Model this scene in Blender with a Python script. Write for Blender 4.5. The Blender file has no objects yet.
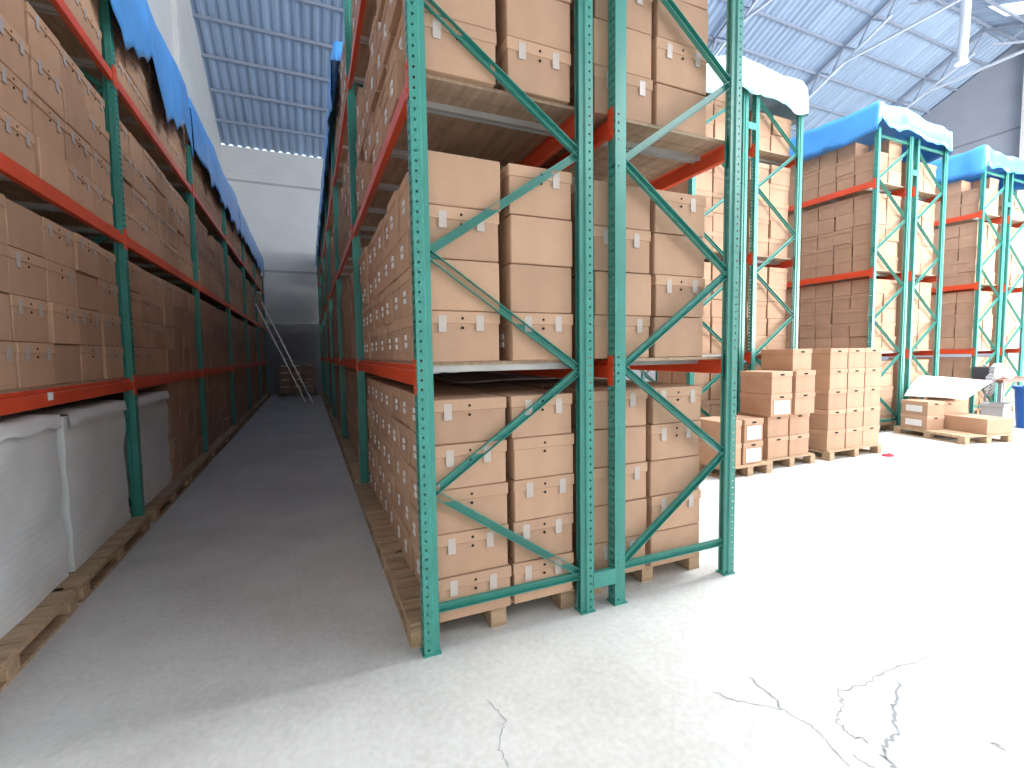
import bpy, bmesh, math, random
from mathutils import Vector, Matrix, noise
PI = math.pi
sc = bpy.context.scene
COL = sc.collection
rnd = random.Random(7)

# ------------------------------------------------------------------ camera, world, lights, exposure
FL, YAW, PITCH, ROLL, CAM_H = 469.0, 0.4099, -0.0659, -0.0137, 1.65
def cam_axes():
    f = Vector((math.sin(YAW)*math.cos(PITCH), math.cos(YAW)*math.cos(PITCH), math.sin(PITCH)))
    r = Vector((math.cos(YAW), -math.sin(YAW), 0)); u = r.cross(f)
    c, s = math.cos(ROLL), math.sin(ROLL)
    return f, r*c + u*s, u*c - r*s
CF, CR, CU = cam_axes()
CP = Vector((0, 0, CAM_H))
cd = bpy.data.cameras.new('camera'); cam = bpy.data.objects.new('camera', cd); COL.objects.link(cam)
cd.sensor_width = 36; cd.lens = FL/1024*36; cd.clip_start = 0.05; cd.clip_end = 200
cam.matrix_world = Matrix(((CR.x, CU.x, -CF.x, CP.x), (CR.y, CU.y, -CF.y, CP.y), (CR.z, CU.z, -CF.z, CP.z), (0, 0, 0, 1)))
sc.camera = cam
def project(p):
    d = Vector(p) - CP; z = d.dot(CF)
    if z < 0.1: return None
    return 512 + FL*d.dot(CR)/z, 384 - FL*d.dot(CU)/z, z

W = bpy.data.worlds.new('daylight'); sc.world = W; W.use_nodes = True
W.node_tree.nodes['Background'].inputs[0].default_value = (0.80, 0.90, 1.0, 1)
W.node_tree.nodes['Background'].inputs[1].default_value = 2.0

def area(name, loc, sx, sy, direction, radiance, color):
    l = bpy.data.lights.new(name, 'AREA'); l.shape = 'RECTANGLE'; l.size = sx; l.size_y = sy
    l.energy = radiance*sx*sy*PI; l.color = color
    o = bpy.data.objects.new(name, l); COL.objects.link(o); o.location = loc
    o.rotation_euler = Vector(direction).to_track_quat('-Z', 'Y').to_euler()
    return o
# daylight through the open loading door and the high strip window of the front wall, and the roof lights of the front slope
area('loading_door_daylight', (21.0, -3.85, 2.6), 10.0, 5.0, (0, 1, 0), 23.0, (1.0, 0.975, 0.94))
area('strip_window_daylight', (17.0, -3.85, 6.9), 22.0, 2.0, (0, 1, 0.25), 13.0, (0.97, 0.98, 1.0))
area('roof_light_daylight', (13.5, 2.6, 11.15), 20.0, 2.6, (0, -0.02, -1), 29.0, (0.97, 0.985, 1.0))
area('aisle_fill_light', (-0.4, -3.85, 2.6), 2.0, 1.2, (0, 1, 0), 2.1, (1.0, 0.99, 0.96))  # added fill lamp behind the camera, lifts the dim aisle; no known window

vs = sc.view_settings
vs.view_transform = 'Standard'; vs.look = 'None'; vs.exposure = 0.0; vs.gamma = 1.0; vs.use_curve_mapping = False

# ------------------------------------------------------------------ materials
def mat(name, col, rough=0.6, metal=0.0, var=0.0, scale=6.0, rand=0.0, bump=0.0, bscale=40.0, spec=0.5, stretch=None):
    m = bpy.data.materials.new(name); m.use_nodes = True
    nt = m.node_tree; b = nt.nodes['Principled BSDF']
    b.inputs['Roughness'].default_value = rough; b.inputs['Metallic'].default_value = metal
    b.inputs['Specular IOR Level'].default_value = spec
    b.inputs['Base Color'].default_value = (*col, 1)
    tc = nt.nodes.new('ShaderNodeTexCoord'); src = tc.outputs['Object']
    if stretch:
        mp = nt.nodes.new('ShaderNodeMapping'); mp.inputs['Scale'].default_value = stretch
        nt.links.new(src, mp.inputs[0]); src = mp.outputs[0]
    out = None
    if var or rand:
        hs = nt.nodes.new('ShaderNodeHueSaturation'); hs.inputs['Color'].default_value = (*col, 1)
        ad = nt.nodes.new('ShaderNodeMath'); ad.operation = 'ADD'; ad.inputs[0].default_value = 1.0
        if var:
            n = nt.nodes.new('ShaderNodeTexNoise'); n.inputs['Scale'].default_value = scale; n.inputs['Detail'].default_value = 5
            nt.links.new(src, n.inputs['Vector'])
            mr = nt.nodes.new('ShaderNodeMapRange'); mr.inputs[1].default_value = 0.3; mr.inputs[2].default_value = 0.7
            mr.inputs[3].default_value = -var; mr.inputs[4].default_value = var
            nt.links.new(n.outputs['Fac'], mr.inputs[0]); nt.links.new(mr.outputs[0], ad.inputs[0])
            ad2 = nt.nodes.new('ShaderNodeMath'); ad2.operation = 'ADD'; ad2.inputs[1].default_value = 1.0
            nt.links.new(ad.outputs[0], ad2.inputs[0]); out = ad2
        if rand:
            oi = nt.nodes.new('ShaderNodeObjectInfo')
            mr2 = nt.nodes.new('ShaderNodeMapRange'); mr2.inputs[3].default_value = -rand; mr2.inputs[4].default_value = rand
            nt.links.new(oi.outputs['Random'], mr2.inputs[0]); nt.links.new(mr2.outputs[0], ad.inputs[1])
            if not var: out = ad
        else: ad.inputs[1].default_value = 0.0
        nt.links.new(out.outputs[0], hs.inputs['Value']); nt.links.new(hs.outputs[0], b.inputs['Base Color'])
    if bump:
        n2 = nt.nodes.new('ShaderNodeTexNoise'); n2.inputs['Scale'].default_value = bscale; n2.inputs['Detail'].default_value = 4
        nt.links.new(src, n2.inputs['Vector'])
        bp = nt.nodes.new('ShaderNodeBump'); bp.inputs['Strength'].default_value = bump; bp.inputs['Distance'].default_value = 0.01
        nt.links.new(n2.outputs['Fac'], bp.inputs['Height']); nt.links.new(bp.outputs[0], b.inputs['Normal'])
    return m
M = dict(
    card=mat('brown_cardboard', (0.505, 0.318, 0.212), 0.8, var=0.06, scale=5, rand=0.10, bump=0.12, bscale=25, spec=0.25),
    lid=mat('cardboard_lid', (0.54, 0.343, 0.229), 0.8, var=0.05, scale=5, rand=0.08, bump=0.1, bscale=25, spec=0.25),
    pale=mat('pale_board', (0.82, 0.80, 0.76), 0.8, var=0.03),
    tape=mat('clear_packing_tape', (0.53, 0.46, 0.42), 0.25),
    paper=mat('white_label_paper', (0.80, 0.80, 0.80), 0.6),
    black=mat('dark_hole', (0.015, 0.012, 0.01), 0.9),
    green=mat('green_enamel', (0.05, 0.285, 0.235), 0.32, var=0.10, scale=3, spec=0.6),
    orange=mat('orange_enamel', (0.72, 0.085, 0.03), 0.35, var=0.10, scale=3, spec=0.5),
    steel=mat('grey_galvanised_steel', (0.45, 0.45, 0.44), 0.45, metal=0.3, var=0.1),
    wood=mat('rough_pine', (0.42, 0.29, 0.18), 0.8, var=0.25, scale=3, rand=0.15, bump=0.2, bscale=12, stretch=(1, 8, 8)),
    deck=mat('deck_boards', (0.40, 0.29, 0.20), 0.8, var=0.22, scale=3, bump=0.2, bscale=10, stretch=(8, 1, 1)),
    pale_tarp=mat('pale_blue_tarpaulin', (0.42, 0.66, 0.80), 0.35, var=0.08, scale=2.5, spec=0.7),
    tarp=mat('blue_tarpaulin', (0.08, 0.34, 0.80), 0.33, var=0.12, scale=2.5, spec=0.7),
    wrap=mat('white_stretch_wrap', (0.80, 0.83, 0.84), 0.30, var=0.06, scale=4, spec=0.7),
    alu=mat('bare_aluminium', (0.62, 0.63, 0.65), 0.35, metal=0.6),
    truss=mat('grey_painted_steel', (0.30, 0.34, 0.42), 0.5, var=0.06),
    tie=mat('pale_painted_steel', (0.62, 0.68, 0.76), 0.45),
    bluebin=mat('blue_plastic', (0.02, 0.12, 0.45), 0.4),
    grey=mat('grey_plastic', (0.30, 0.31, 0.32), 0.5),
    darkgrey=mat('dark_rubber', (0.05, 0.05, 0.055), 0.7),
    brown=mat('brown_laminate', (0.22, 0.10, 0.07), 0.4, var=0.1),
    red=mat('red_cloth', (0.60, 0.03, 0.05), 0.8),
    white=mat('white_enamel', (0.85, 0.86, 0.87), 0.3),
)

# ------------------------------------------------------------------ mesh helpers
def box(bm, x0, x1, y0, y1, z0, z1, mi=0):
    v = [bm.verts.new(p) for p in ((x0,y0,z0),(x1,y0,z0),(x1,y1,z0),(x0,y1,z0),(x0,y0,z1),(x1,y0,z1),(x1,y1,z1),(x0,y1,z1))]
    for f in ((0,3,2,1),(4,5,6,7),(0,1,5,4),(1,2,6,5),(2,3,7,6),(3,0,4,7)):
        fc = bm.faces.new([v[i] for i in f]); fc.material_index = mi
    return v
def obox(bm, c, ax, ay, az, hx, hy, hz, mi=0):
    c = Vector(c); vs_ = box(bm, -hx, hx, -hy, hy, -hz, hz, mi)
    for v in vs_: v.co = c + ax*v.co.x + ay*v.co.y + az*v.co.z
    return vs_
def bar(bm, a, b, w, h, side=None, mi=0):
    a, b = Vector(a), Vector(b); d = (b - a).normalized()
    s = Vector(side) if side else (Vector((0,0,1)) if abs(d.z) < .9 else Vector((1,0,0)))
    u = d.cross(s).normalized(); w2 = u.cross(d).normalized()
    return obox(bm, (a + b)/2, d, u, w2, (b - a).length/2, w/2, h/2, mi)
def tube(bm, a, b, r, n=10, r2=None, mi=0):
    a, b = Vector(a), Vector(b); d = (b - a).normalized()
    s = Vector((0,0,1)) if abs(d.z) < .9 else Vector((1,0,0))
    u = d.cross(s).normalized(); w = d.cross(u)
    r2 = r if r2 is None else r2
    A = [bm.verts.new(a + (u*math.cos(t) + w*math.sin(t))*r) for t in [2*PI*i/n for i in range(n)]]
    B = [bm.verts.new(b + (u*math.cos(t) + w*math.sin(t))*r2) for t in [2*PI*i/n for i in range(n)]]
    for i in range(n):
        f = bm.faces.new((A[i], A[(i+1)%n], B[(i+1)%n], B[i])); f.material_index = mi
    bm.faces.new(A[::-1]).material_index = mi; bm.faces.new(B).material_index = mi
def bevel(bm, w, seg=1):
    bmesh.ops.bevel(bm, geom=bm.edges[:], offset=w, segments=seg, affect='EDGES', clamp_overlap=True)
def mesh(name, bm, mats, smooth=False):
    bmesh.ops.recalc_face_normals(bm, faces=bm.faces[:])
    me = bpy.data.meshes.new(name); bm.to_mesh(me); bm.free()
    for m in (mats if isinstance(mats, (list, tuple)) else [mats]): me.materials.append(m)
    if smooth:
        for p in me.polygons: p.use_smooth = True
    return me
def link(name, data, parent=None, loc=(0,0,0), rz=0.0):
    o = bpy.data.objects.new(name, data); COL.objects.link(o)
    if parent: o.parent = parent
    o.location = loc
    if rz: o.rotation_euler = (0, 0, rz)
    return o
def obj(name, bm, mats, parent=None, loc=(0,0,0), smooth=False):
    return link(name, mesh(name, bm, mats, smooth), parent, loc)
def tag(o, label, cat, group=None):
    o['label'] = label; o['category'] = cat
    if group: o['group'] = group
    return o
def thing(name, label, cat, loc=(0,0,0), rz=0.0, group=None):
    return tag(link(name, None, None, loc, rz), label, cat, group)
def struct(name, bm, mats, parent=None, smooth=False):
    o = obj(name, bm, mats, parent, smooth=smooth); o['kind'] = 'structure'
    return o

# ------------------------------------------------------------------ building shell
YB, XL, XR, YF = 22.5, -2.85, 30.15, -4.0
RIDGE_Y, EAVE, S = 11.2, 10.2, 0.463
RIDGE_Z = EAVE + S*(YB - RIDGE_Y)
def roof_z(y): return RIDGE_Z - S*abs(y - RIDGE_Y)

def concrete_floor():
    m = bpy.data.materials.new('polished_concrete'); m.use_nodes = True
    nt = m.node_tree; b = nt.nodes['Principled BSDF']; b.inputs['Roughness'].default_value = 0.55
    tc = nt.nodes.new('ShaderNodeTexCoord')
    n1 = nt.nodes.new('ShaderNodeTexNoise'); n1.inputs['Scale'].default_value = 0.9; n1.inputs['Detail'].default_value = 8; n1.inputs['Roughness'].default_value = 0.65
    n2 = nt.nodes.new('ShaderNodeTexNoise'); n2.inputs['Scale'].default_value = 30; n2.inputs['Detail'].default_value = 6
    mx = nt.nodes.new('ShaderNodeMix'); mx.inputs[0].default_value = 0.3
    for n in (n1, n2): nt.links.new(tc.outputs['Object'], n.inputs['Vector'])
    nt.links.new(n1.outputs['Fac'], mx.inputs[2]); nt.links.new(n2.outputs['Fac'], mx.inputs[3])
    cr = nt.nodes.new('ShaderNodeValToRGB')
    cr.color_ramp.elements[0].position = 0.36; cr.color_ramp.elements[0].color = (0.52, 0.505, 0.475, 1)
    cr.color_ramp.elements[1].position = 0.58; cr.color_ramp.elements[1].color = (0.68, 0.67, 0.64, 1)
    nt.links.new(mx.outputs[0], cr.inputs[0]); nt.links.new(cr.outputs[0], b.inputs['Base Color'])
    bp = nt.nodes.new('ShaderNodeBump'); bp.inputs['Strength'].default_value = 0.12; bp.inputs['Distance'].default_value = 0.01
    nt.links.new(n2.outputs['Fac'], bp.inputs['Height']); nt.links.new(bp.outputs[0], b.inputs['Normal'])
    return m
def wall_mat(name, col, joints=()):
    """painted blockwork: fine courses every 0.2 m, deep joints at the heights given"""
    m = bpy.data.materials.new(name); m.use_nodes = True
    nt = m.node_tree; b = nt.nodes['Principled BSDF']; b.inputs['Roughness'].default_value = 0.75
    tc = nt.nodes.new('ShaderNodeTexCoord'); sp = nt.nodes.new('ShaderNodeSeparateXYZ'); nt.links.new(tc.outputs['Object'], sp.inputs[0])
    def mth(op, a, bb):
        n = nt.nodes.new('ShaderNodeMath'); n.operation = op
        for i, v in enumerate((a, bb)):
            if v is None: continue
            if isinstance(v, (int, float)): n.inputs[i].default_value = v
            else: nt.links.new(v, n.inputs[i])
        return n.outputs[0]
    fr = mth('FRACT', mth('MULTIPLY', sp.outputs['Z'], 5.0), None)
    course = mth('MULTIPLY', mth('LESS_THAN', fr, 0.1), 0.06)
    tot = course
    for z in joints:
        tot = mth('MAXIMUM', tot, mth('MULTIPLY', mth('LESS_THAN', mth('ABSOLUTE', mth('SUBTRACT', sp.outputs['Z'], z), None), 0.05), 0.45))
    n = nt.nodes.new('ShaderNodeTexNoise'); n.inputs['Scale'].default_value = 1.2; n.inputs['Detail'].default_value = 6
    nt.links.new(tc.outputs['Object'], n.inputs['Vector'])
    tot = mth('ADD', tot, mth('MULTIPLY', mth('SUBTRACT', n.outputs['Fac'], 0.5), 0.25))
    mx = nt.nodes.new('ShaderNodeMix'); mx.data_type = 'RGBA'; mx.clamp_factor = False
    mx.inputs[6].default_value = (*col, 1); mx.inputs[7].default_value = (col[0]*.2, col[1]*.2, col[2]*.2, 1)
    nt.links.new(tot, mx.inputs[0]); nt.links.new(mx.outputs[2], b.inputs['Base Color'])
    return m
WALL = wall_mat('painted_blockwork', (0.74, 0.735, 0.70), (8.85, 5.25))
DADO = wall_mat('grey_lower_wall', (0.30, 0.30, 0.31))
GABLE = wall_mat('gable_blockwork', (0.36, 0.38, 0.43), (9.4, 11.6))

bm = bmesh.new(); box(bm, XL - .2, XR + .2, YF - .2, YB + .2, -0.2, 0)
floor = struct('floor', bm, concrete_floor())
bm = bmesh.new(); box(bm, XL - .2, XR + .2, YB, YB + .12, 0, 2.95)
struct('wall_back_lower', bm, DADO)
bm = bmesh.new(); box(bm, XL - .2, XR + .2, YB, YB + .03, 2.95, EAVE)
struct('wall_back', bm, WALL)
bm = bmesh.new(); box(bm, XL, XR, YB - 0.03, YB, 2.93, 3.03)
struct('trim_1', bm, M['grey'])
def gable(name, x0, x1, m):
    bm = bmesh.new(); zf = roof_z(YF) - .04
    pts = [(YF, 0), (YB, 0), (YB, EAVE - .02), (RIDGE_Y, RIDGE_Z - .04), (YF, zf)]
    A = [bm.verts.new((x0, y, z)) for y, z in pts]; B = [bm.verts.new((x1, y, z)) for y, z in pts]
    bm.faces.new(A); bm.faces.new(B[::-1])
    for i in range(5): bm.faces.new((A[i], A[(i+1)%5], B[(i+1)%5], B[i]))
    return struct(name, bm, m)
gable('wall_left', XL - .2, XL, WALL)
gable('wall_right', XR, XR + .2, GABLE)
bm = bmesh.new(); box(bm, XR - .35, XR, 10.2, 10.8, 0, 14.9)
struct('trim_2', bm, WALL)
bm = bmesh.new(); box(bm, XL, XL + .12, 15.0, 15.4, 0, 13.2)
struct('trim_3', bm, WALL)
# front wall behind the camera with the loading door, a strip window above and a small made-up opening for the aisle fill light
def front_wall():
    bm = bmesh.new(); y0, y1 = YF - .15, YF
    holes = [(16.0, 26.0, 0.1, 5.1), (6.0, 28.0, 5.9, 7.9), (-1.4, 0.6, 2.0, 3.2)]
    xs = sorted({XL, XR, *[h[0] for h in holes], *[h[1] for h in holes]}); zs = sorted({0, roof_z(YF) - .05, *[h[2] for h in holes], *[h[3] for h in holes]})
    for i in range(len(xs) - 1):
        for k in range(len(zs) - 1):
            cx, cz = (xs[i] + xs[i+1])/2, (zs[k] + zs[k+1])/2
            if any(h[0] < cx < h[1] and h[2] < cz < h[3] for h in holes): continue
            box(bm, xs[i], xs[i+1], y0, y1, zs[k], zs[k+1])
    bmesh.ops.remove_doubles(bm, verts=bm.verts[:], dist=1e-4)
    return struct('wall_front', bm, WALL)
front_wall()

def corrugated(name, y0, y1, m):
    bm = bmesh.new(); n = int((XR - XL + .4)/0.30*8); prev = None
    L = max(1, int(abs(y1 - y0)/1.5))
    for i in range(n + 1):
        x = XL - .2 + (XR - XL + .4)*i/n
        t = (x/0.30) % 1.0
        # trapezoidal profile: flat valley, slope, crest, slope
        h = 0.0 if t < .35 else (t - .35)/.15 if t < .5 else 1.0 if t < .8 else (1 - t)/.2
        row = [bm.verts.new((x, y0 + (y1 - y0)*k/L, roof_z(y0 + (y1 - y0)*k/L) + .075*h)) for k in range(L + 1)]
        if prev:
            for k in range(L): bm.faces.new((prev[k], row[k], row[k+1], prev[k+1]))
        prev = row
    return struct(name, bm, m)
ROOF = mat('bluish_roof_sheet', (0.34, 0.44, 0.58), 0.45, metal=0.15, var=0.14, scale=0.8, stretch=(6, .25, .25))
corrugated('ceiling', YB + .03, RIDGE_Y, ROOF)
corrugated('ceiling_front', RIDGE_Y, YF - .15, ROOF)
LIT = bpy.data.materials.new('sky_lit_sheet'); LIT.use_nodes = True
b_ = LIT.node_tree.nodes['Principled BSDF']; b_.inputs['Base Color'].default_value = (.8, .85, .9, 1)
b_.inputs['Emission Color'].default_value = (.93, .97, 1, 1); b_.inputs['Emission Strength'].default_value = 1.0
for k, x in enumerate((3.0, 9.0, 15.0, 25.0)):                          # translucent roof lights in the front slope
    bm = bmesh.new(); ya_, yb_ = 10.2, 7.4
    A_ = [bm.verts.new((xx, yy, roof_z(yy) - .012)) for xx, yy in ((x, ya_), (x + 1.4, ya_), (x + 1.4, yb_), (x, yb_))]
    bm.faces.new(A_); struct('window_%d' % (k + 1), bm, LIT)
for k in range(1, 20):
    y = YB - 1.15*k
    if y < 3: break
    bm = bmesh.new(); z = roof_z(y)
    box(bm, XL, XR, y - .035, y + .035, z - .13, z - .03)
    struct('ceiling_purlin', bm, M['truss'])
def truss(x):
    t = link('ceiling_truss', None); t['kind'] = 'structure'
    D = 0.62
    ky = 13.25
    for sgn, y_e in ((1, YB), (-1, YF)):
        top = lambda y: Vector((x, y, roof_z(y) - .19)); bot = lambda y: Vector((x, y, roof_z(y) - .19 - D))
        bm = bmesh.new(); bar(bm, top(y_e), top(RIDGE_Y), .10, .10); obj('top_chord', bm, M['truss'], t)
        bm = bmesh.new(); bar(bm, bot(y_e), bot(RIDGE_Y + sgn*.3), .08, .08); obj('bottom_chord', bm, M['tie'], t)
        n = 11; bm = bmesh.new()
        for i in range(n):
            ya = y_e + (RIDGE_Y - y_e)*i/n; yb = y_e + (RIDGE_Y - y_e)*(i + .5)/n; yc = y_e + (RIDGE_Y - y_e)*(i + 1)/n
            bar(bm, top(ya), bot(yb), .05, .05); bar(bm, bot(yb), top(yc), .05, .05)
        obj('web', bm, M['truss'], t)
    bm = bmesh.new(); zt = roof_z(ky) - .19 - D
    bar(bm, (x, ky, zt), (x, 2*RIDGE_Y - ky - 4, zt), .09, .09); obj('tie', bm, M['tie'], t)
for x in (2.9, 9.0, 15.1, 21.2, 27.3): truss(x)
# cracks in the slab
def crack(pts, w):
    bm = bmesh.new(); prev = None
    fine = []
    for a, b in zip(pts, pts[1:]):
        for i in range(7):
            t = i/7; fine.append((a[0] + (b[0] - a[0])*t + rnd.uniform(-.012, .012), a[1] + (b[1] - a[1])*t + rnd.uniform(-.012, .012)))
    fine.append(pts[-1])
    for i, p in enumerate(fine):
        q = fine[min(i + 1, len(fine) - 1)]; o = fine[max(i - 1, 0)]
        d = Vector((q[0] - o[0], q[1] - o[1], 0)).normalized(); nrm = Vector((-d.y, d.x, 0))
        ww = w*.65*(.35 + rnd.random())*(1 if 0 < i < len(fine) - 1 else .2)
        c = Vector((*p, .0015)); r = (bm.verts.new(c + nrm*ww), bm.verts.new(c - nrm*ww))
        if prev: bm.faces.new((prev[0], r[0], r[1], prev[1]))
        prev = r
    return obj('crack', bm, M['grey'], floor)
def ground(px, py):
    d = CF + CR*((px - 512)/FL) - CU*((py - 384)/FL); t = -CAM_H/d.z
    return (CP.x + d.x*t, CP.y + d.y*t)
for w, pp in ((.008, [(748, 676), (768, 692), (782, 710)]), (.004, [(712, 692), (740, 702), (782, 710), (806, 722), (830, 745), (850, 768)]),
              (.010, [(900, 682), (895, 700), (893, 715), (898, 733), (885, 745), (884, 758), (905, 775)]), (.004, [(838, 688), (842, 705), (838, 722), (850, 735), (870, 742)]),
              (.004, [(840, 690), (866, 684), (885, 672), (930, 655)]), (.005, [(985, 740), (998, 745), (1006, 752)]), (.003, [(487, 700), (505, 720), (498, 745), (508, 768)]), (.004, [(850, 755), (885, 772)])):
    crack([ground(*p) for p in pp], w)

# ------------------------------------------------------------------ pallet racks
LV = (1.605, 3.13, 4.75)            # deck tops of the double racks
LVL = (1.475, 2.845, 4.31)          # deck tops of the left rack
POST_W, POST_D = 0.088, 0.075
def post_mesh(h, pitch=0.0508, detail=True):
    """perforated upright: folded channel, face and two sides with punched holes, lips at the back"""
    bm = bmesh.new()
    def strip(p0, p1, holes, hole_r):
        p0, p1 = Vector(p0), Vector(p1); w = (p1 - p0).length; d = (p1 - p0)/w
        n = int(h/pitch); ph = h/n
        for i in range(n):
            z0, z1 = i*ph, (i + 1)*ph; zc = (z0 + z1)/2
            if not holes or not detail:
                if i == 0: bm.faces.new([bm.verts.new(p0 + Vector((0,0,0))), bm.verts.new(p1), bm.verts.new(p1 + Vector((0,0,h))), bm.verts.new(p0 + Vector((0,0,h)))])
                continue
            us = [0.0] + [v for c in holes for v in (c*w - hole_r*1.6, c*w + hole_r*1.6)] + [w]
            for j in range(len(us) - 1):
                u0, u1 = us[j], us[j+1]
                cor = [p0 + d*u0 + Vector((0,0,z0)), p0 + d*u1 + Vector((0,0,z0)), p0 + d*u1 + Vector((0,0,z1)), p0 + d*u0 + Vector((0,0,z1))]
                if j % 2 == 0:
                    bm.faces.new([bm.verts.new(c) for c in cor])
                else:
                    cu = (u0 + u1)/2; V = [bm.verts.new(c) for c in cor]
                    R = [bm.verts.new(p0 + d*(cu + hole_r*math.cos(a)) + Vector((0,0,zc + hole_r*1.15*math.sin(a)))) for a in [PI*1.25 + k*PI/4 for k in range(8)]]
                    for k in range(4):
                        bm.faces.new((V[k], V[(k+1)%4], R[(2*k+2)%8], R[2*k+1], R[2*k]))
    hw, hd = POST_W/2, POST_D/2
    strip((-hw, -hd, 0), (-hw, hd, 0), (.3, .7), .0105)                      # aisle face
    for s in (-1, 1):                                                       # sides: flat, small step, flat
        a, b, c, e = (-hw, s*hd, 0), (hw*.18, s*hd, 0), (hw*.34, s*(hd - .012), 0), (hw, s*(hd - .012), 0)
        strip(a, b, (.45,), .0065); strip(b, c, (), 0); strip(c, e, (), 0)
        strip(e, (hw, s*.012, 0), (), 0)
    return mesh('post', bm, M['green'])
POST = {}
def post(parent, x, y, h, flip):
    if h not in POST: POST[h] = post_mesh(h)
    p = link('post', POST[h], parent, (x, y, 0.008), PI if flip else 0)
    if 'plate' not in POST:
        b = bmesh.new(); box(b, -.052, .05, -.045, .045, 0, .008)
        for sx, sy in ((-.0485, -.0415), (-.0485, .0415), (.0465, .0415)): tube(b, (sx, sy, .008), (sx, sy, .014), .003, 6)
        POST['plate'] = mesh('base_plate', b, M['green'])
    link('base_plate', POST['plate'], p, (0, 0, -.008))
    return p
def brace(parent, name, a, b):
    """open C section lying in the frame plane"""
    a, b = Vector(a), Vector(b); d = (b - a).normalized(); n = Vector((0, 1, 0)); u = d.cross(n).normalized()
    bm = bmesh.new(); L = (b - a).length
    c = (a + b)/2
    obox(bm, c + n*.014, d, u, n, L/2, .021, .0016)
    for s in (-1, 1): obox(bm, c + u*(.0205*s), d, u, n, L/2, .0016, .0155)
    return obj(name, bm, M['green'], parent)
BEAM = {}
def beam(parent, x, y0, y1, ztop, outward):
    L = round(y1 - y0, 3)
    if L not in BEAM:
        bm = bmesh.new()
        box(bm, -.022, .022, 0, L, -.115, -.03); box(bm, -.022, .002, 0, L, -.0301, 0)
        bevel(bm, .003)
        cb = bmesh.new(); box(cb, .0, .008, 0, .055, -.16, .03)
        box(cb, -.040, .0, 0, .006, -.16, .03)
        for zz in (-.12, 0): box(cb, .008, .014, .018, .034, zz - .008, zz + .008)
        BEAM[L] = (mesh('beam', bm, M['orange']), mesh('connector', cb, M['orange']))
    b = link('beam', BEAM[L][0], parent, (x, y0, ztop - .012), 0)
    if outward < 0: b.scale = (-1, 1, 1)
    c1 = link('connector', BEAM[L][1], b, (.024, -.052, 0)); c2 = link('connector', BEAM[L][1], b, (.024, L + .052, 0)); c2.scale = (1, -1, 1)
    return b
DK = {}
def deck(parent, x0, x1, y0, y1, z, boards=True, sup=True, off=.26):
    k = (round(x1 - x0, 3), round(y1 - y0, 3))
    if k not in DK:
        w, L = k; bm = bmesh.new(); n = int(L/0.135); p = L/n
        for i in range(n): box(bm, 0, w, i*p + .004, (i + 1)*p - .004, -.02, 0)
        sb = bmesh.new(); box(sb, 0, w, -.03, .03, -.024, 0); box(sb, 0, w, -.03, -.026, -.036, -.024); box(sb, 0, w, .026, .03, -.036, -.024)
        DK[k] = (mesh('deck_boards', bm, M['deck']), mesh('deck_support', sb, M['steel']))
    if boards: link('deck', DK[k][0], parent, (x0, y0, z))
    if sup:
        n = 5
        for i in range(n): link('deck_support', DK[k][1], parent, (x0, y0 + off + (y1 - y0 - .045 - off)*i/(n - 1), z - .02))
def frame(parent, xa, xb, y, h, mirror, flip_first=False):
    post(parent, xa, y, h, False); post(parent, xb, y, h, True)
    ia, ib = xa + POST_W/2 - .012, xb - POST_W/2 + .012
    brace(parent, 'horizontal_brace', (ia, y, .24), (ib, y, .24))
    z = .26 if mirror else .25; side = 0 if mirror else 1
    while z + .65 < h - .05:
        p = (ia, y, z) if side == 0 else (ib, y, z); q = (ib, y, z + .645) if side == 0 else (ia, y, z + .645)
        brace(parent, 'diagonal_brace', p, q); z += .645; side = 1 - side
    brace(parent, 'horizontal_brace', (ia, y, h - .12), (ib, y, h - .12))
def spacer(parent, xa, xb, y, z):
    bm = bmesh.new(); box(bm, xa + POST_W/2 - .004, xb - POST_W/2 + .004, y - POST_D/2 - .004, y - POST_D/2, z - .05, z + .05)
    box(bm, xa + POST_W/2 - .004, xb - POST_W/2 + .004, y - POST_D/2, y - POST_D/2 + .03, z + .046, z + .05)
    return obj('row_spacer', bm, M['green'], parent)
PITCHY = 3.27
def double_rack(label, x0, y0, bays, half_b, h):
    r = thing('pallet_rack', label, 'pallet rack')
    xs = (x0, x0 + 1.0, x0 + 1.25, x0 + 2.22)
    for k in range(bays + 1):
        y = y0 + k*PITCHY
        frame(r, xs[0], xs[1], y, h, False)
        if k <= half_b:
            frame(r, xs[2], xs[3], y, h, True)
            for z in (.2, 5.0): spacer(r, xs[1], xs[2], y, z)
        if k < bays:
            ya, yb = y + POST_D/2, y + PITCHY - POST_D/2
            for zi, z in enumerate(LV):
                halves = [(xs[0], xs[1])] + ([(xs[2], xs[3])] if k < max(1, half_b) else [])
                for xa, xb in halves:
                    beam(r, xa - .015, ya, yb, z, -1); beam(r, xb + .015, ya, yb, z, 1)
                    deck(r, xa + .015, xb - .015, ya + .01, yb - .01, z, True, k < 2, .04 if zi == 0 and xa == x0 else .26)
    return r
rack_c = double_rack('green and orange double rack of cardboard boxes standing nearest, beside the dim aisle', 0.567, 2.484, 6, 1, 5.92)
rack_a = double_rack('green double rack under pale tarpaulin, just behind the box stacks on floor pallets', 5.13, 5.25, 2, 2, 5.65)
rack_2 = double_rack('green double rack with bright blue tarpaulin, beside the pallet under a white sheet', 9.72, 5.42, 2, 1, 5.65)
rack_3 = double_rack('green double rack behind the workbench, farthest from the dim aisle', 14.3, 5.75, 2, 1, 5.75)
rl = thing('pallet_rack', 'single-depth rack of brown boxes and white wrapped loads along the left wall', 'pallet rack')
YL = [2.32 + 3.25*k for k in range(7)]
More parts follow.
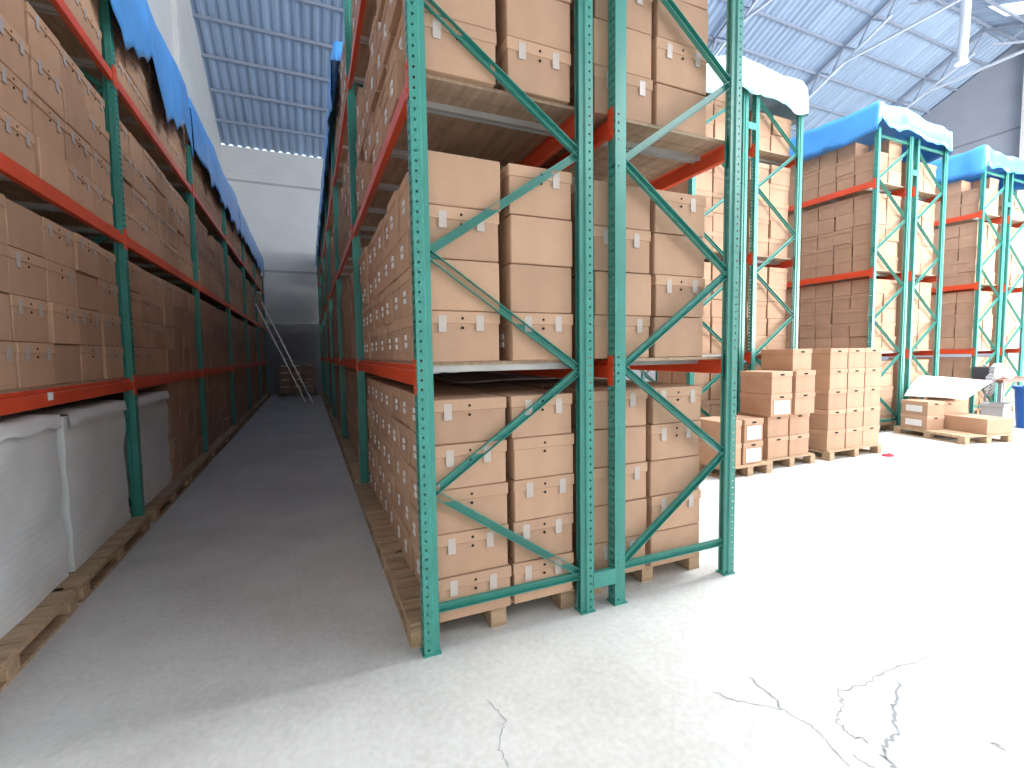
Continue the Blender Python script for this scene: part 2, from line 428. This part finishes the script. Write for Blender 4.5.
for k, y in enumerate(YL):
    frame(rl, -2.57, -1.57, y, 4.9, False)
    if k < 6:
        for z in LVL:
            beam(rl, -1.555, y + POST_D/2, YL[k+1] - POST_D/2, z, 1); beam(rl, -2.585, y + POST_D/2, YL[k+1] - POST_D/2, z, -1)
            deck(rl, -2.555, -1.585, y + POST_D/2 + .01, YL[k+1] - POST_D/2 - .01, z, True, k < 2)
bm = bmesh.new(); box(bm, 0, .004, -.03, .03, -.075, -.025)
lt = obj('beam_label', bm, M['paper'], rl, (-1.5525 + .023, 3.95, LVL[0] - .012)); lt['label'] = 'white location label on orange beam'

# ------------------------------------------------------------------ pallets
PAL = {}
def pallet(label, x0, y0, w, d, rz=0.0, group='wooden pallets on the floor', h=.14):
    k = (w, d)
    if k not in PAL:
        n = 7; g = d/n
        t = bmesh.new()
        for i in range(n): box(t, 0, w, i*g + .012, (i + 1)*g - .012, h - .022, h)
        bl = bmesh.new(); box(bl, -.05, .05, -.06, .06, .022, h - .044); bevel(bl, .003)
        st = bmesh.new(); box(st, -.05, .05, 0, d, h - .044, h - .022)
        bt = bmesh.new(); box(bt, -.05, .05, 0, d, 0, .022)
        PAL[k] = [mesh(n_, b_, M['wood']) for n_, b_ in (('top_deck', t), ('block', bl), ('stringer_board', st), ('bottom_board', bt))]
    p = thing('pallet', label, 'pallet', (x0, y0, 0), rz, group)
    link('top_deck', PAL[k][0], p)
    for i in range(3):
        x = .05 + (w - .1)*i/2
        link('stringer_board', PAL[k][2], p, (x, 0, 0)); link('bottom_board', PAL[k][3], p, (x, 0, 0))
        for j in range(3): link('block', PAL[k][1], p, (x, .06 + (d - .12)*j/2, 0))
    return p
ORD = ['zeroth', 'first', 'second', 'third', 'fourth', 'fifth', 'sixth', 'seventh', 'eighth', 'ninth', 'tenth', 'eleventh', 'twelfth']
PH = .14
for k in range(6):
    for j in range(3):
        y = 2.55 + k*PITCHY + j*1.075
        pallet(f'wooden pallet under boxes, {ORD[j+1]} in {ORD[k+1]} bay of nearest double rack, aisle side', .47, y, 1.06, 1.02)
for j in range(3): pallet(f'wooden pallet under boxes, {ORD[j+1]} back in the far half of the nearest double rack', 1.69, 2.62 + j*1.07, 0.98, 1.0)
for k in range(6):
    for j in range(2):
        y = YL[k] + .12 + j*1.56
        pallet(f'weathered pallet in the left wall rack, {ORD[j+1]} in its {ORD[k+1]} bay', -2.52, y, 1.06, 1.48)
for nm, x0, yy in (('rack behind the box stacks', 5.13, 5.25), ('rack with bright blue tarpaulin', 9.72, 5.42), ('rack behind the workbench', 14.3, 5.75)):
    for q, dx in (('first half', .0), ('second half', 1.22)):
        pallet(f'wooden pallet on the floor, under the {q} of the {nm}', x0 + dx, yy + .08, 1.0, 1.1)

# ------------------------------------------------------------------ boxes
BX = {}
def archive_parts(w, d, h):
    k = ('a', w, d, h)
    if k in BX: return BX[k]
    lh = .068
    b = bmesh.new(); box(b, -w/2 + .006, w/2 - .006, -d/2 + .006, d/2 - .006, 0, h - .012)
    bmesh.ops.bevel(b, geom=b.edges[:], offset=.004, segments=1, affect='EDGES')
    l = bmesh.new(); box(l, -w/2, w/2, -d/2, d/2, h - lh, h); bevel(l, .004)
    tp = bmesh.new(); box(tp, -.022, .022, -d/2 - .0015, -d/2 + .001, h - lh - .045, h - lh + .045)
    ho = bmesh.new()
    for zz in (h - lh - .022, h - lh + .03): tube(ho, (0, -d/2 - .0012, zz), (0, -d/2 + .002, zz), .008, 10)
    st = bmesh.new(); box(st, -w/2 - .0012, -w/2 + .006, -.028, .028, .128, .16); box(st, -w/2 - .0012, -w/2 + .006, -.030, .026, .080, .112)
    hs = bmesh.new()
    for sx in (-1, 1): box(hs, sx*w/2 - .0013, sx*w/2 + .0013, -.04, .04, h - lh + .012, h - lh + .04)
    box(hs, -.04, .04, d/2 - .001, d/2 + .0013, h - lh + .012, h - lh + .04)
    BX[k] = (mesh('body', b, M['card']), mesh('lid', l, M['lid']), mesh('tape', tp, M['tape']), mesh('hand_hole', ho, M['black']), mesh('sticker', st, M['paper']), mesh('end_hole', hs, M['black']))
    return BX[k]
def carton_parts(w, d, h):
    k = ('c', w, d, h)
    if k in BX: return BX[k]
    b = bmesh.new(); box(b, -w/2 + .003, w/2 - .003, -d/2 + .003, d/2 - .003, 0, h - .003); bevel(b, .006)
    tp = bmesh.new(); box(tp, -w/2 + .002, w/2 - .002, -.024, .024, h - .004, h - .0015)
    st = bmesh.new(); box(st, -w/2 - .0002, -w/2 + .006, -.03, .03, h*.42, h*.58)
    BX[k] = (mesh('body', b, M['card']), mesh('tape', tp, M['tape']), mesh('sticker', st, M['paper']))
    return BX[k]
CAND = []
def put(kind, x, y, z, rz, dims, where, group, prio=1.0, extra=None):
    CAND.append(dict(kind=kind, x=x, y=y, z=z, rz=rz, dims=dims, where=where, group=group, prio=prio, extra=extra))
def score(c):
    w, d, h = c['dims']; cs, sn = math.cos(c['rz']), math.sin(c['rz'])
    us, vs_ = [], []
    for sx in (-.5, .5):
        for sy in (-.5, .5):
            for sz in (0, 1):
                p = project((c['x'] + cs*sx*w - sn*sy*d, c['y'] + sn*sx*w + cs*sy*d, c['z'] + sz*h))
                if not p: return 0
                us.append(min(max(p[0], 0), 1024)); vs_.append(min(max(p[1], 0), 768))
    return (max(us) - min(us))*(max(vs_) - min(vs_))*c['prio']
LEVN = ('bottom level', 'second level', 'third level', 'top level')
def jit(a): return rnd.uniform(-a, a)
# central rack, left half
for lev, (z, h, n) in enumerate(((PH, .252, 5), (LV[0], .28, 4), (LV[1], .28, 4), (LV[2], .28, 4))):
    for k in range(6):
        for i in range(9):
            y = 2.66 + k*PITCHY + i*.345 + (.05 if k else 0)
            nn = n if (lev < 2 or k == 0 or rnd.random() < .75) else n - 1
            if lev == 3 and k == 0: nn = 3
            for q in range(nn):
                kind = 'archive_box' if (i > 0 or k > 0 or lev == 0) else ('archive_box', 'carton', 'archive_box', 'carton')[q]
                tot = 'near the end posts' if i == 0 and k == 0 else ''
                xj = jit(.012) if not (lev == 2 and k == 0 and i > 0) else jit(.05)
                if i == 0 and k == 0: wh = f'{ORD[q+1]} up at end of nearest double rack, aisle column, {LEVN[lev]}'
                else: wh = f'{ORD[q+1]} up, {ORD[i+1]} along dim aisle, {ORD[k+1]} bay, {LEVN[lev]}, nearest double rack'
                put(kind, .80 + xj + (.03 if lev == 0 else 0), y + jit(.004), z + q*h + .001, jit(.012), (.45, .33, h - .003), wh, f'boxes on the {LEVN[lev]} of the nearest double rack')
            # second column behind: only at the end and in the first bay
            if k == 0 and i < (9 if lev < 2 else 3):
                for q in range(n if lev < 3 else 3):
                    kind = ('archive_box', 'carton', 'carton', 'archive_box', 'archive_box')[q] if lev != 0 else 'archive_box'
                    put(kind, 1.29 + jit(.006), y + jit(.004), z + q*h + .001 - (0 if q < 3 or lev != 1 else 0), jit(.012), (.415, .33, h - .003),
                        f'{ORD[q+1]} up, {ORD[i+1]} back, beside the inner post of nearest double rack, {LEVN[lev]}', f'boxes on the {LEVN[lev]} of the nearest double rack', 1.0 if i == 0 else .05)
    # right half of the central rack
    for i in range(9):
        y = 2.70 + i*.345
        for ci, cx in enumerate((1.88, 2.36)):
            cx += .02 if lev else 0
            for q in range(n if lev < 3 else 3):
                kind = ('archive_box', 'carton', 'archive_box', 'carton', 'archive_box')[(q + ci) % 5]
                put(kind, cx + jit(.01), y + jit(.004), z + q*h + .001, jit(.02), (.45, .33, h - .003),
                    f'{ORD[q+1]} up, {ORD[i+1]} back, {("inner", "outer")[ci]} column, far half of nearest double rack, {LEVN[lev]}', f'boxes on the {LEVN[lev]} of the nearest double rack', 1.0 if i == 0 else (.1 if ci else .02))
# left rack: long faces to the aisle
for lev, (z, h, n) in enumerate(((PH, .245, 5), (LVL[0], .283, 4), (LVL[1], .283, 4), (LVL[2], .27, 4))):
    for k in range(6):
        for i in range(7):
            y = YL[k] + .10 + .22 + i*.44
            if lev == 0 and (k == 0 or (k == 1 and i < 3)): continue
            for q in range(n if rnd.random() < .85 or lev in (0, 1) else n - 1):
                kind = 'carton' if (i*3 + q + k) % 5 == 2 and lev < 3 else 'archive_box'
                put(kind, -1.76 + jit(.012), y + jit(.003), z + q*h + .001, PI/2 + jit(.012), (.432, .36, h - .003),
                    f'{ORD[q+1]} up, {ORD[i+1]} along, {ORD[k+1]} bay, {LEVN[lev]} of left wall rack', f'boxes on the {LEVN[lev]} of the left wall rack')
# the three racks across the open floor: end faces and the faces towards the camera's side
for nm, x0, yy, lf in (('rack behind the box stacks', 5.13, 5.25, 2), ('rack with bright blue tarpaulin', 9.72, 5.42, 6), ('rack behind the workbench', 14.3, 5.75, 5)):
    for lev, (z, h, n) in enumerate(((PH, .252, 5), (LV[0], .272, 5), (LV[1], .285, 5), (LV[2], .28, 3))):
        for ci, cx in enumerate((.25, .70, 1.45, 1.90)):
            for i in range(lf if ci == 0 else 1):
                for q in range(n if (ci + q + lev) % 7 else n - (lev == 3)):
                    kind = 'carton' if (ci*2 + q + lev) % 4 == 1 else 'archive_box'
                    wh = f'{ORD[q+1]} up, {ORD[ci+1]} column of end, {LEVN[lev]}, {nm}' if i == 0 else f'{ORD[q+1]} up, {ORD[i+1]} back along side, {LEVN[lev]}, {nm}'
                    put(kind, x0 + cx + jit(.012), yy + .24 + i*.345 + jit(.01), z + q*h + .001, jit(.02), (.43, .335, h - .003), wh, f'boxes on the {nm}', .7)
# stacks on the open floor
P1 = pallet('wooden pallet under the low pair of box stacks, half behind the outer rack post', 4.85, 4.30, .80, 1.0)
P2 = pallet('wooden pallet under the staggered box stack with one box on top', 5.70, 4.40, .98, 1.1)
P3 = pallet('wooden pallet under the tall square block of boxes, three wide', 6.98, 4.38, 1.26, 1.1)
for q in range(2):
    put('archive_box', 5.36, 4.58, PH + q*.30 + .001, jit(.02), (.36, .46, .297), f'{ORD[q+1]} up in low stack half hidden by outer rack post', 'boxes on the low pallet', 3, 'label')
    put('archive_box', 4.96, 4.58, PH + q*.30 + .001, jit(.02), (.36, .46, .297), f'{ORD[q+1]} up in low stack seen through rack frame', 'boxes on the low pallet', 3)
for q in range(4):
    for i in range(2):
        sh = -.24 if q >= 2 else 0
        put('archive_box', 5.95 + i*.44 + sh*.35*(1 if i == 0 else .55), 4.69 + (0 if q < 2 else -.10), PH + q*.303 + .001, jit(.02), (.42, .50, .30),
            f'{ORD[q+1]} up, {("aisle", "far")[i]} side of staggered floor stack', 'boxes in the staggered floor stack', 3, 'label' if q == 2 and i == 0 else None)
put('archive_box', 6.36, 4.66, PH + 4*.303 + .001, .03, (.42, .50, .30), 'sitting alone on top of the staggered floor stack', 'boxes in the staggered floor stack', 3)
for q in range(5):
    for i in range(3):
        put('archive_box', 7.20 + i*.425 + jit(.006), 4.68, PH + q*.303 + .001, jit(.015), (.415, .50, .30),
            f'{ORD[q+1]} up, {ORD[i+1]} column of tall square floor stack', 'boxes in the tall square floor stack', 3)
# pallet under the white sheet
R4 = math.radians(-14); c4, s4 = math.cos(R4), math.sin(R4)
P4 = pallet('wooden pallet with loose boxes and a white sheet, in front of blue tarpaulin rack', 10.1, 4.13, 1.0, 1.25, R4)
def loc4(u, v): return 10.1 + c4*u - s4*v, 4.13 + s4*u + c4*v
for q in range(2):
    x, y = loc4(.22, .90); put('archive_box', x, y, PH + q*.26 + .001, R4, (.38, .50, .257), f'{("lower", "upper")[q]} of two white-labelled boxes on the pallet under the white sheet', 'boxes under the white sheet', 3, 'sidelabel')
x, y = loc4(.78, .43); put('carton', x, y, PH + .001, R4, (.56, .78, .27), 'long low, at front of the pallet under the white sheet', 'boxes under the white sheet', 3)
x, y = loc4(.78, 1.06); put('archive_box', x, y, PH + .001, R4, (.58, .40, .48), 'big, at rear corner of the pallet under the white sheet', 'boxes under the white sheet', 3)

# build: the 300 of each kind that show largest are things of their own, the rest is one mass
for c in CAND: c['s'] = score(c)
keep, rest, n_of = [], [], {}
for c in sorted(CAND, key=lambda c: -c['s']):
    n_of[c['kind']] = n_of.get(c['kind'], 0) + 1
    (keep if n_of[c['kind']] <= 300 and c['s'] > 20 else rest).append(c)
LOOK = {'archive_box': 'lidded box', 'carton': 'plain carton'}
for c in keep:
    w, d, h = c['dims']
    t = thing(c['kind'], f"{LOOK[c['kind']]}, {c['where']}", 'box', (c['x'], c['y'], c['z']), c['rz'], c['group'])
    big = c['s'] > 500
    if c['kind'] == 'archive_box':
        b, l, tp, ho, st, eh = archive_parts(w, d, h)
        link('body', b, t); link('lid', l, t)
        if big:
            if c['prio'] < 2:
                for sx in [v for v in (-1, 1) if rnd.random() < .8]: link('tape', tp, t, (sx*w*.27 + jit(.02), 0, jit(.006)))
                link('hand_hole', ho, t); link('sticker', st, t, (0, jit(.02), jit(.006)))
            else:
                bm = bmesh.new(); box(bm, -.04, .04, -d/2 - .0014, -d/2 + .001, h - .054, h - .030); obj('hand_hole', bm, M['black'], t)
        if c['extra'] == 'label':
            bm = bmesh.new(); box(bm, -w*.36, w*.36, -d/2 - .0014, -d/2 + .008, .03, h - .09); obj('sticker', bm, M['paper'], t)
        if c['extra'] == 'sidelabel':
            bm = bmesh.new(); box(bm, -w/2 - .0014, -w/2 + .008, -d*.30, d*.30, .06, h - .08); obj('sticker', bm, M['paper'], t)
    else:
        b, tp, st = carton_parts(w, d, h)
        link('body', b, t)
        if big: link('tape', tp, t)
bm = bmesh.new()
for c in rest:
    w, d, h = c['dims']; v = box(bm, -w/2, w/2, -d/2, d/2, h - .068, h) + box(bm, -w/2 + .006, w/2 - .006, -d/2 + .006, d/2 - .006, 0, h - .068)
    mx = Matrix.Translation((c['x'], c['y'], c['z'])) @ Matrix.Rotation(c['rz'], 4, 'Z')
    for q in v: q.co = mx @ q.co
ms = obj('stacked_boxes', bm, M['card']); ms['kind'] = 'stuff'
tag(ms, 'brown boxes packed deeper and farther down the racks', 'boxes')

# ------------------------------------------------------------------ white wrapped loads in the left rack
def wrapped(label, y0, y1, ztop, seed):
    bm = bmesh.new(); x0, x1 = -2.45, -1.57; nz, ny, nx = 46, 26, 14
    zs = [PH + .002 + (ztop - PH)*i/nz for i in range(nz + 1)]
    loop = [(x1, y0 + (y1 - y0)*i/ny) for i in range(ny)] + [(x1 + (x0 - x1)*i/nx, y1) for i in range(nx)] + [(x0, y1 + (y0 - y1)*i/ny) for i in range(ny)] + [(x0 + (x1 - x0)*i/nx, y0) for i in range(nx)]
    cx, cy = (x0 + x1)/2, (y0 + y1)/2; rows = []
    for i, z in enumerate(zs):
        row = []
        for (x, y) in loop:
            lay = .0012 if i % 2 else 0
            nn = noise.noise(Vector((x*2.3 + seed, y*2.3, z*5)))*.02 + noise.noise(Vector((x*1.2, y*1.2 + seed, z*1.5)))*.016
            k = 1 - (lay + .014 - nn)/.5
            row.append(bm.verts.new((cx + (x - cx)*k, cy + (y - cy)*(1 - (lay + .014 - nn)/((y1 - y0))), z)))
        rows.append(row)
    m = len(loop)
    for a, b in zip(rows, rows[1:]):
        for j in range(m): bm.faces.new((a[j], a[(j+1)%m], b[(j+1)%m], b[j]))
    bm.faces.new(rows[-1]); bm.faces.new(rows[0][::-1])
    t = thing('wrapped_load', label, 'wrapped load', (0, 0, 0), 0, 'white wrapped loads in the left wall rack')
    obj('sheet_stack', bm, M['wrap'], t)
    bm = bmesh.new()                                                    # loose film gathered over the top edge
    ny2 = 22; prev = None
    for i in range(ny2 + 1):
        y = y0 + .03 + (y1 - y0 - .06)*i/ny2; a = noise.noise(Vector((y*5, seed, 0)))*.035
        r = [bm.verts.new(p) for p in ((x1 - .35, y, ztop + .012), (x1 - .10, y, ztop + .03 + a*.6), (x1 + .014, y, ztop + .014 + a*.4), (x1 + .022, y, ztop - .07 + a))]
        if prev:
            for k in range(3): bm.faces.new((prev[k], r[k], r[k+1], prev[k+1]))
        prev = r
    obj('film', bm, M['wrap'], t, smooth=True)
wrapped('white film-wrapped load, nearest in left wall rack, below first beam', 2.42, 3.02, 1.26, 1)
wrapped('white film-wrapped load, ending short of the left post, below the labelled beam', 3.09, 4.16, 1.27, 2)
wrapped('white film-wrapped load, directly before the first visible left post', 4.22, 5.40, 1.25, 3)
wrapped('white film-wrapped load, just beyond the first visible left post', 5.68, 6.86, 1.24, 4)

# ------------------------------------------------------------------ tarpaulins
def drape(label, x0, x1, y0, y1, top, drops, seed, res=.09, wavy=.035, group='tarpaulins over the rack tops', m='tarp'):
    """sheet over a box top; drops = hang on left, right, front, back; top may be a function of x, y"""
    dl, dr, df, db = drops
    bm = bmesh.new(); ns = int((x1 - x0 + dl + dr)/res); nt_ = int((y1 - y0 + df + db)/(res*1.4)); g = []
    for i in range(ns + 1):
        s = x0 - dl + (x1 - x0 + dl + dr)*i/ns; col = []
        for j in range(nt_ + 1):
            t = y0 - df + (y1 - y0 + df + db)*j/nt_
            x, y = min(max(s, x0), x1), min(max(t, y0), y1)
            ex = (x0 - s if s < x0 else s - x1 if s > x1 else 0); ey = (y0 - t if t < y0 else t - y1 if t > y1 else 0)
            e = max(ex, ey)
            nz = noise.noise(Vector((x*1.1 + seed, y*.9, 0)))*.10 + noise.noise(Vector((x*3 + seed, y*3, 5)))*.05
            z = top(x, y) + nz*.9
            if e > 0:
                side = y if ex >= ey else x
                z -= e*(1 + .35*noise.noise(Vector((side*1.3, seed, 2))) + .2*noise.noise(Vector((side*4, seed, 7))))
                out = .02 + e*.03 + wavy*(.5 + noise.noise(Vector((side*5 + seed, z*.8, 3))))*min(1, e*3)
                if ex >= ey: x += out*(-1 if s < x0 else 1)
                if ey >= ex: y += out*(-1 if t < y0 else 1)
            col.append(bm.verts.new((x, y, z)))
        g.append(col)
    for i in range(ns):
        for j in range(nt_): bm.faces.new((g[i][j], g[i+1][j], g[i+1][j+1], g[i][j+1]))
    o = obj('tarpaulin', bm, M[m], smooth=True)
    md = o.modifiers.new('thickness', 'SOLIDIFY'); md.thickness = .004
    return tag(o, label, 'tarpaulin', group)
for i, (a, b) in enumerate(((3.2, 8.6), (8.75, 14.2), (14.35, 21.6))):
    drape(f'blue tarpaulin draped over the left wall rack, {ORD[i+1]} sheet along', -2.50, -1.52, a, b, lambda x, y: 5.68, (.3, .92 - .05*i, .2, .2), 3 + i*5)
drape('blue tarpaulin hanging over the top of the nearest double rack, dim aisle side', .52, 2.8, 7.2, 21.5, lambda x, y: 6.10, (.8, .5, .3, .3), 21)
drape('pale tarpaulin on the rack just behind the box stacks', 5.10, 7.40, 5.20, 10.0, lambda x, y: 5.80 + .10*math.sin((x - 5.1)/2.3*PI), (.5, .5, .50, .3), 33, m='pale_tarp')
drape('bright blue tarpaulin over the rack behind the pallet with white sheet', 9.66, 11.98, 5.36, 10.0, lambda x, y: 6.12 - .12*(x - 9.66)/2.3, (.55, .5, .45, .3), 47)
drape('turquoise tarpaulin over the rack farthest from the dim aisle', 14.24, 16.55, 5.70, 10.0, lambda x, y: 6.22 - .05*(x - 14.24), (.6, .5, .45, .3), 61)

# ------------------------------------------------------------------ far end of the aisle: ladder and pallet of boxes
t = thing('ladder', 'long aluminium ladder leaning across the dim aisle against the left wall rack', 'ladder')
A, B = Vector((.0, 0, .0)), Vector((-1.42, 0, 3.42))
offs = (Vector((.12, 17.50, 0)), Vector((-.10, 17.95, 0)))
for o_ in offs:
    bm = bmesh.new(); bar(bm, A + o_, B + o_, .04, .085, (0, 1, 0)); obj('rail', bm, M['alu'], t)
    bm = bmesh.new(); box(bm, o_.x - .05, o_.x + .05, o_.y - .03, o_.y + .03, .0, .03); obj('foot', bm, M['darkgrey'], t)
for i in range(12):
    p = A.lerp(B, (i + .7)/12.4); bm = bmesh.new(); tube(bm, p + offs[0], p + offs[1], .016, 8); obj('rung', bm, M['alu'], t)
pallet('wooden pallet under white-labelled boxes at the far end of the dim aisle', -1.15, 21.2, 1.5, 1.0)
bm = bmesh.new(); box(bm, -.21, .21, -.17, .17, 0, .28); bevel(bm, .006); fb = mesh('body', bm, M['card'])
bm = bmesh.new(); box(bm, -.215, .215, -.175, .175, .215, .285); bevel(bm, .004); fl_ = mesh('lid', bm, M['lid'])
bm = bmesh.new(); box(bm, -.13, .13, -.1765, -.17, .225, .275); fs_ = mesh('sticker', bm, M['paper'])
for q in range(4):
    for i in range(3):
        t = thing('file_box', f'white-labelled box at the far aisle end, {ORD[q+1]} up, {ORD[i+1]} across', 'box', (-.88 + i*.46, 21.42, PH + q*.288), jit(.02), 'white-labelled boxes at the end of the aisle')
        link('body', fb, t); link('lid', fl_, t); link('sticker', fs_, t)

# ------------------------------------------------------------------ white sheets
def sheet(name, label, cat, pts, m, thick, bend=0.0, seed=0, n=16):
    """a bent rectangular sheet through four corners"""
    P = [Vector(p) for p in pts]; bm = bmesh.new(); g = []
    for i in range(n + 1):
        row = []
        for j in range(n + 1):
            u, v = i/n, j/n
            p = P[0].lerp(P[1], u).lerp(P[3].lerp(P[2], u), v)
            p.z += bend*math.sin(u*PI)*(.6 + .4*math.sin(v*3 + seed)) + .25*bend*noise.noise(Vector((u*5 + seed, v*5, 0)))
            row.append(bm.verts.new(p))
        g.append(row)
    for i in range(n):
        for j in range(n): bm.faces.new((g[i][j], g[i+1][j], g[i+1][j+1], g[i][j+1]))
    o = obj(name, bm, m, smooth=True); md = o.modifiers.new('thickness', 'SOLIDIFY'); md.thickness = thick
    return tag(o, label, cat)
x, y = 11.60, 5.04
t = thing('carton', 'tall plain carton behind the loose boxes, propping up the white sheet', 'box', (x, y, 0), R4, 'boxes under the white sheet')
b_, t_, s_ = carton_parts(.34, .50, .90); link('body', b_, t); link('tape', t_, t)
sheet('cardboard_sheet', 'large white cardboard sheet lying tilted across boxes on the floor pallet', 'cardboard sheet', [(10.62, 5.30, .71), (10.90, 4.48, .69), (11.66, 4.42, 1.00), (11.56, 5.55, 1.07)], M['pale'], .006, .02)
sheet('plastic_sheet', 'crumpled white plastic sheet lying on the bottom boxes inside nearest double rack', 'plastic sheet', [(1.0, 3.3, 1.44), (2.55, 3.3, 1.43), (2.55, 4.4, 1.45), (1.0, 4.4, 1.45)], M['wrap'], .002, .035, 4, 24)

# ------------------------------------------------------------------ workbench, bin and clutter at the right edge
t = thing('workbench', 'brown-topped workbench with white clutter on it, in front of the farthest rack', 'workbench', (13.38, 4.9, 0))
bm = bmesh.new(); box(bm, 0, 1.8, 0, .7, .88, .95); bevel(bm, .006); obj('top', bm, M['brown'], t)
for sx in (.06, 1.74):
    for sy in (.06, .64):
        bm = bmesh.new(); box(bm, sx - .03, sx + .03, sy - .03, sy + .03, 0, .88); obj('leg', bm, M['grey'], t)
bm = bmesh.new(); box(bm, .06, 1.74, .34, .38, .3, .36); obj('stretcher', bm, M['grey'], t)
t = thing('cloth_bundle', 'heap of white cloth lying on the workbench', 'cloth', (14.05, 5.28, .95))
bm = bmesh.new(); bmesh.ops.create_icosphere(bm, subdivisions=4, radius=.3)
for v in bm.verts:
    k = 1 + .35*noise.noise(v.co*6); v.co = Vector((v.co.x*1.3*k, v.co.y*k*.8, max(0, (v.co.z + .1)*.75*k)))
obj('cloth', bm, M['pale'], t, smooth=True)
t = thing('fan', 'dark portable fan standing behind the white sheet, beside the workbench', 'fan', (12.98, 5.02, 0))
bm = bmesh.new(); tube(bm, (0, 0, 0), (0, 0, .04), .22, 20); obj('base', bm, M['darkgrey'], t)
bm = bmesh.new(); tube(bm, (0, 0, .04), (0, 0, .74), .02, 10); obj('pole', bm, M['grey'], t)
bm = bmesh.new()
for rr in (.22, .16, .10):
    for i in range(24):
        a0, a1 = 2*PI*i/24, 2*PI*(i + 1)/24
        tube(bm, (rr*math.cos(a0), -.07, .86 + rr*math.sin(a0)), (rr*math.cos(a1), -.07, .86 + rr*math.sin(a1)), .007, 5)
for i in range(12):
    a0 = 2*PI*i/12; tube(bm, (.03*math.cos(a0), -.075, .86 + .03*math.sin(a0)), (.22*math.cos(a0), -.07, .86 + .22*math.sin(a0)), .005, 5)
obj('cage', bm, M['grey'], t)
bm = bmesh.new(); tube(bm, (0, -.02, .86), (0, .16, .86), .08, 14, .06); obj('motor', bm, M['darkgrey'], t)
for i in range(4):
    a0 = PI/2*i + .3; bm = bmesh.new(); u = Vector((math.cos(a0), 0, math.sin(a0))); w2 = Vector((-math.sin(a0), .35, math.cos(a0))).normalized()
    obox(bm, Vector((0, -.04, .86)) + u*.11, u, w2, u.cross(w2), .085, .055, .004); obj('blade', bm, M['darkgrey'], t)
t = thing('waste_bin', 'blue plastic bin on the floor in front of the workbench', 'bin', (13.32, 4.42, 0))
bm = bmesh.new()
R = [(.22, 0), (.27, .78), (.30, .78), (.30, .84), (.26, .84), (.24, .74), (.20, .03)]
rows = [[bm.verts.new((r*math.cos(a_), r*math.sin(a_), z)) for a_ in [2*PI*i/24 for i in range(24)]] for r, z in R]
for p, q in zip(rows, rows[1:]):
    for i in range(24): bm.faces.new((p[i], p[(i+1)%24], q[(i+1)%24], q[i]))
bm.faces.new(rows[0][::-1]); bm.faces.new(rows[-1])
obj('body', bm, M['bluebin'], t, smooth=False)
bm = bmesh.new(); tube(bm, (-.18, -.26, .66), (.18, -.26, .66), .018, 8); obj('handle', bm, M['bluebin'], t)
t = thing('plastic_crate', 'grey plastic crate standing on the floor under the workbench edge', 'crate', (12.60, 4.70, 0), .1)
bm = bmesh.new(); box(bm, -.22, .22, -.16, .16, 0, .03)
for x0, x1, y0, y1 in ((-.22, .22, -.16, -.14), (-.22, .22, .14, .16), (-.22, -.2, -.14, .14), (.2, .22, -.14, .14)): box(bm, x0, x1, y0, y1, .03, .50)
obj('body', bm, M['grey'], t)
bm = bmesh.new(); box(bm, -.235, .235, -.175, -.16, .46, .52); box(bm, -.235, .235, .16, .175, .46, .52); box(bm, -.235, -.22, -.16, .16, .46, .52); box(bm, .22, .235, -.16, .16, .46, .52); obj('rim', bm, M['grey'], t)
t = thing('rag', 'small red rag lying on the floor by the tall box block', 'rag', (8.10, 4.22, 0))
bm = bmesh.new(); bmesh.ops.create_icosphere(bm, subdivisions=3, radius=.07)
for v in bm.verts: v.co = Vector((v.co.x*1.4, v.co.y, max(0, v.co.z*.5)))*(1 + .3*noise.noise(v.co*25))
obj('cloth', bm, M['red'], t, smooth=True)

t = thing('tool_case', 'dark grey tool case standing on the workbench end, before the farthest rack', 'case', (13.60, 5.30, .951), .1)
bm = bmesh.new(); box(bm, -.19, .19, -.14, .14, 0, .26); bevel(bm, .015); obj('body', bm, M['darkgrey'], t)
bm = bmesh.new(); box(bm, -.07, -.055, -.012, .012, .26, .30); box(bm, .055, .07, -.012, .012, .26, .30); box(bm, -.07, .07, -.012, .012, .30, .315); obj('handle', bm, M['grey'], t)

# ------------------------------------------------------------------ hanging tube lamp
t = thing('pendant_lamp', 'white vertical tube lamp hanging from the roof above the far racks', 'lamp', (18.3, 8.0, 10.15))
bm = bmesh.new(); tube(bm, (0, 0, 0), (.12, 0, 2.4), .12, 16); obj('tube', bm, M['white'], t)
bm = bmesh.new(); tube(bm, (0, 0, -.03), (0, 0, 0), .17, 16, .15); obj('cap', bm, M['white'], t)
bm = bmesh.new(); tube(bm, (.12, 0, 2.4), (.12, 0, roof_z(8) - 10.15 - .02), .012, 6); obj('rod', bm, M['grey'], t)
print('boxes', len(keep), len(rest), n_of)
